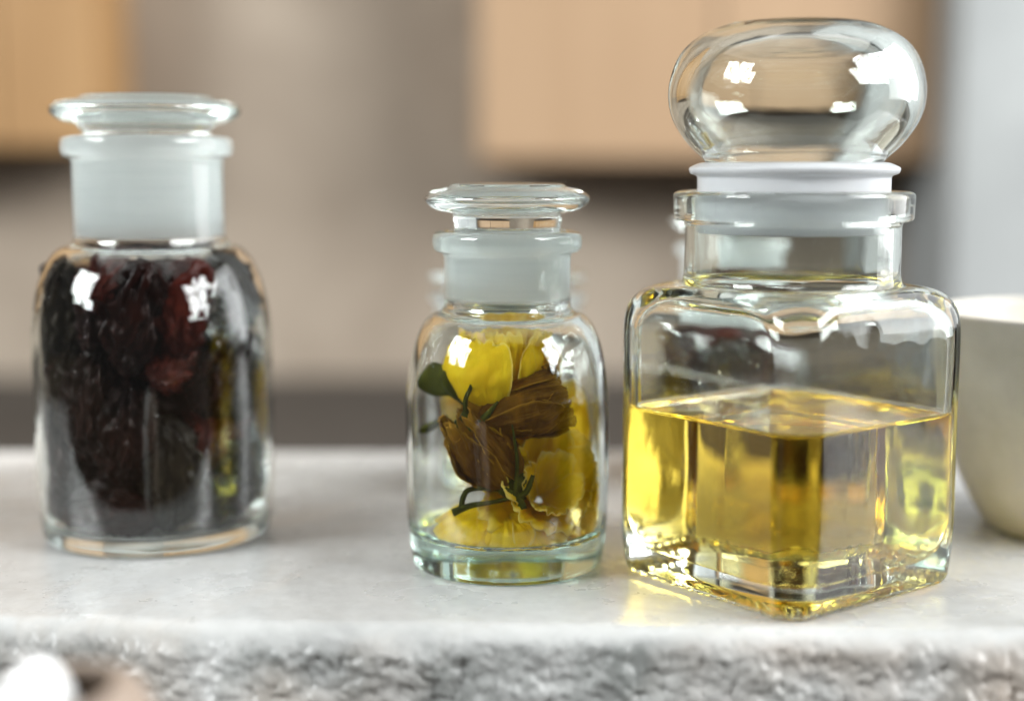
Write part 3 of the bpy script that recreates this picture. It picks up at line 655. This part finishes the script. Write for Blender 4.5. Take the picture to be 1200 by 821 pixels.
# brown bud leaning to the left
b4 = at(602, 568, .3500); f4, M4 = flower('brown_rosebud', 'folded golden brown rosebud leaning left on green sepals', b4, (-.62, .08, .80), radians(10))
BUD4 = [(.0016, 0), (.0060, .0030), (.0084, .0090), (.0080, .0150), (.0064, .0210), (.0044, .0262)]
for k, (a, sp_, sc) in enumerate(((-120, .85, 1.0), (-45, .90, .90), (170, .9, .95), (60, 1.1, .97), (110, 1.1, .9), (-85, 1.0, .93), (0, 1.1, .85), (-150, .9, .88))):
    f_ = (1.05, 1.0, .98, .95, .90, .84, .80, .76)[k] * .88
    petal(f4, [(r * f_, z * .93) for r, z in BUD4], radians(a), sp_, M4, BRN, 40 + k, .0016, .22, sc, jar_clamp, fold=.0018, lift=.22, crumple=.0009)
calyx(f4, M4, .0042, .0044, GRN, jar_clamp)
sep(f4, [(603, 580), (606, 545), (604, 522), (600, 497)], [.0006, .0005, .0004, .0001], .3450, .3455, ns=14)
sep(f4, [(606, 582), (617, 575), (624, 556)], [.0006, .0009, .0008, .0005], .3460, .3455)
sep(f4, [(602, 582), (576, 588), (552, 592), (531, 601)], [.0005, .0006, .0009, .0013], .3460, .3480)
sep(f4, [(600, 578), (582, 562), (574, 532)], [.0008, .0006, .0002], .3450, .3455)
sep(f4, [(600, 576), (572, 572), (548, 575), (541, 596)], [.0006, .0006, .0008, .0008], .3480, .3480)
strip(f4, [tuple(at(604, 578, .3465)), tuple(at(609, 588, .346)), tuple(at(612, 596, .3455))], [.0008, .0009, .0008], GRN, name='stem', thick=.0014, clamp=jar_clamp)
# open yellow blossom on the bottom
b5 = at(630, 586, .3610); f5, M5 = flower('yellow_blossom', 'open yellow blossom spread over the bottom of the middle jar', b5, (.30, -.75, .50), 0)
OPEN = [(.0012, 0), (.0055, .0010), (.0110, .0032), (.0160, .0064), (.0200, .0066)]
for k, (a, sp_, L_) in enumerate(((-90, .80, .9), (-30, .75, 1.05), (25, .8, 1.05), (85, .8, 1.1), (140, .75, 1.05), (-150, .75, .95))):
    petal(f5, OPEN, radians(a), sp_, M5, YEL, 60 + k, .0009, .16, L_, jar_clamp, fold=.0022, crumple=.0007)
MID = [(.0012, .0005), (.0048, .0040), (.0088, .0085), (.0118, .0125), (.0145, .0150)]
for k in range(5):
    petal(f5, MID, radians(-55 + k * 72), .80, M5, YEL, 70 + k, .0010, .14, 1.0, jar_clamp, fold=.0016, crumple=.0007)
INN = [(.0010, .001), (.0038, .0050), (.0066, .0100), (.0088, .0140)]
for k in range(4):
    petal(f5, INN, radians(-20 + k * 90), .90, M5, YEL, 80 + k, .0009, .14, 1.0, jar_clamp, crumple=.0004)
FLAT = [(.0012, -.0002), (.0055, .0010), (.0105, .0006), (.0150, -.0016), (.0185, -.0030)]
Mf = frame(at(592, 600, .3540), (0, -.40, 1))
for k, (a, L_) in enumerate(((-150, 1.0), (-95, .80), (-35, 1.0))):
    petal(f5, FLAT, radians(a), .80, Mf, YEL, 90 + k, .0011, .14, L_, jar_clamp, fold=.003, crumple=.0005)
# loose petals and leaf
b6 = at(646, 552, .3640); lp = empty('loose_petal', b6, 'large yellow petal upright behind the brown rosebud', 'petal')
petal(lp, [(.002, 0), (.0095, .006), (.0120, .013), (.0120, .021), (.0110, .027)], radians(-90), .95, frame(b6 + Vector((0, .006, -.004)), (.05, .1, 1)), YEL, 91, .0012, .1, 1.0, jar_clamp)
lf = empty('leaf', at(500, 500, .369), 'narrow green leaf against the left wall of the middle jar', 'leaf')
strip(lf, [tuple(at(486, 505, .3665)), tuple(at(502, 501, .3655)), tuple(at(524, 488, .3660))], [.0004, .0016, .0013, .0004], GRN, name='blade', clamp=jar_clamp)
# yellow flowers in the squat jar behind
for k, (dx, dy, dz, ax) in enumerate(((-.012, -.004, .008, (-.3, -.3, 1)), (.011, -.002, .008, (.3, -.2, 1)), (0, .012, .008, (0, .3, 1)))):
    bb = Vector((BX + dx, BY + dy, dz + .003))
    fr_ = empty('yellow_flower', bb, ('yellow flower at the left of the squat jar in the back', 'yellow flower at the right of the squat jar in the back', 'yellow flower at the rear of the squat jar in the back')[k], 'flower', 'flowers in the squat back jar')
    Mb = frame(bb, ax)
    def cl(p):
        ddx, ddy = p.x - BX, p.y - BY; r = math.hypot(ddx, ddy); lim = P_B['R'] - P_B['wall'] - .001
        if r > lim: ddx *= lim / r; ddy *= lim / r
        return Vector((BX + ddx, BY + ddy, max(p.z, .0066)))
    for j in range(5):
        petal(fr_, CUP, radians(72 * j + 20 * k), .85, Mb, YEL, 100 + k * 9 + j, .0015, .12, 1.0, cl, 12, 12)
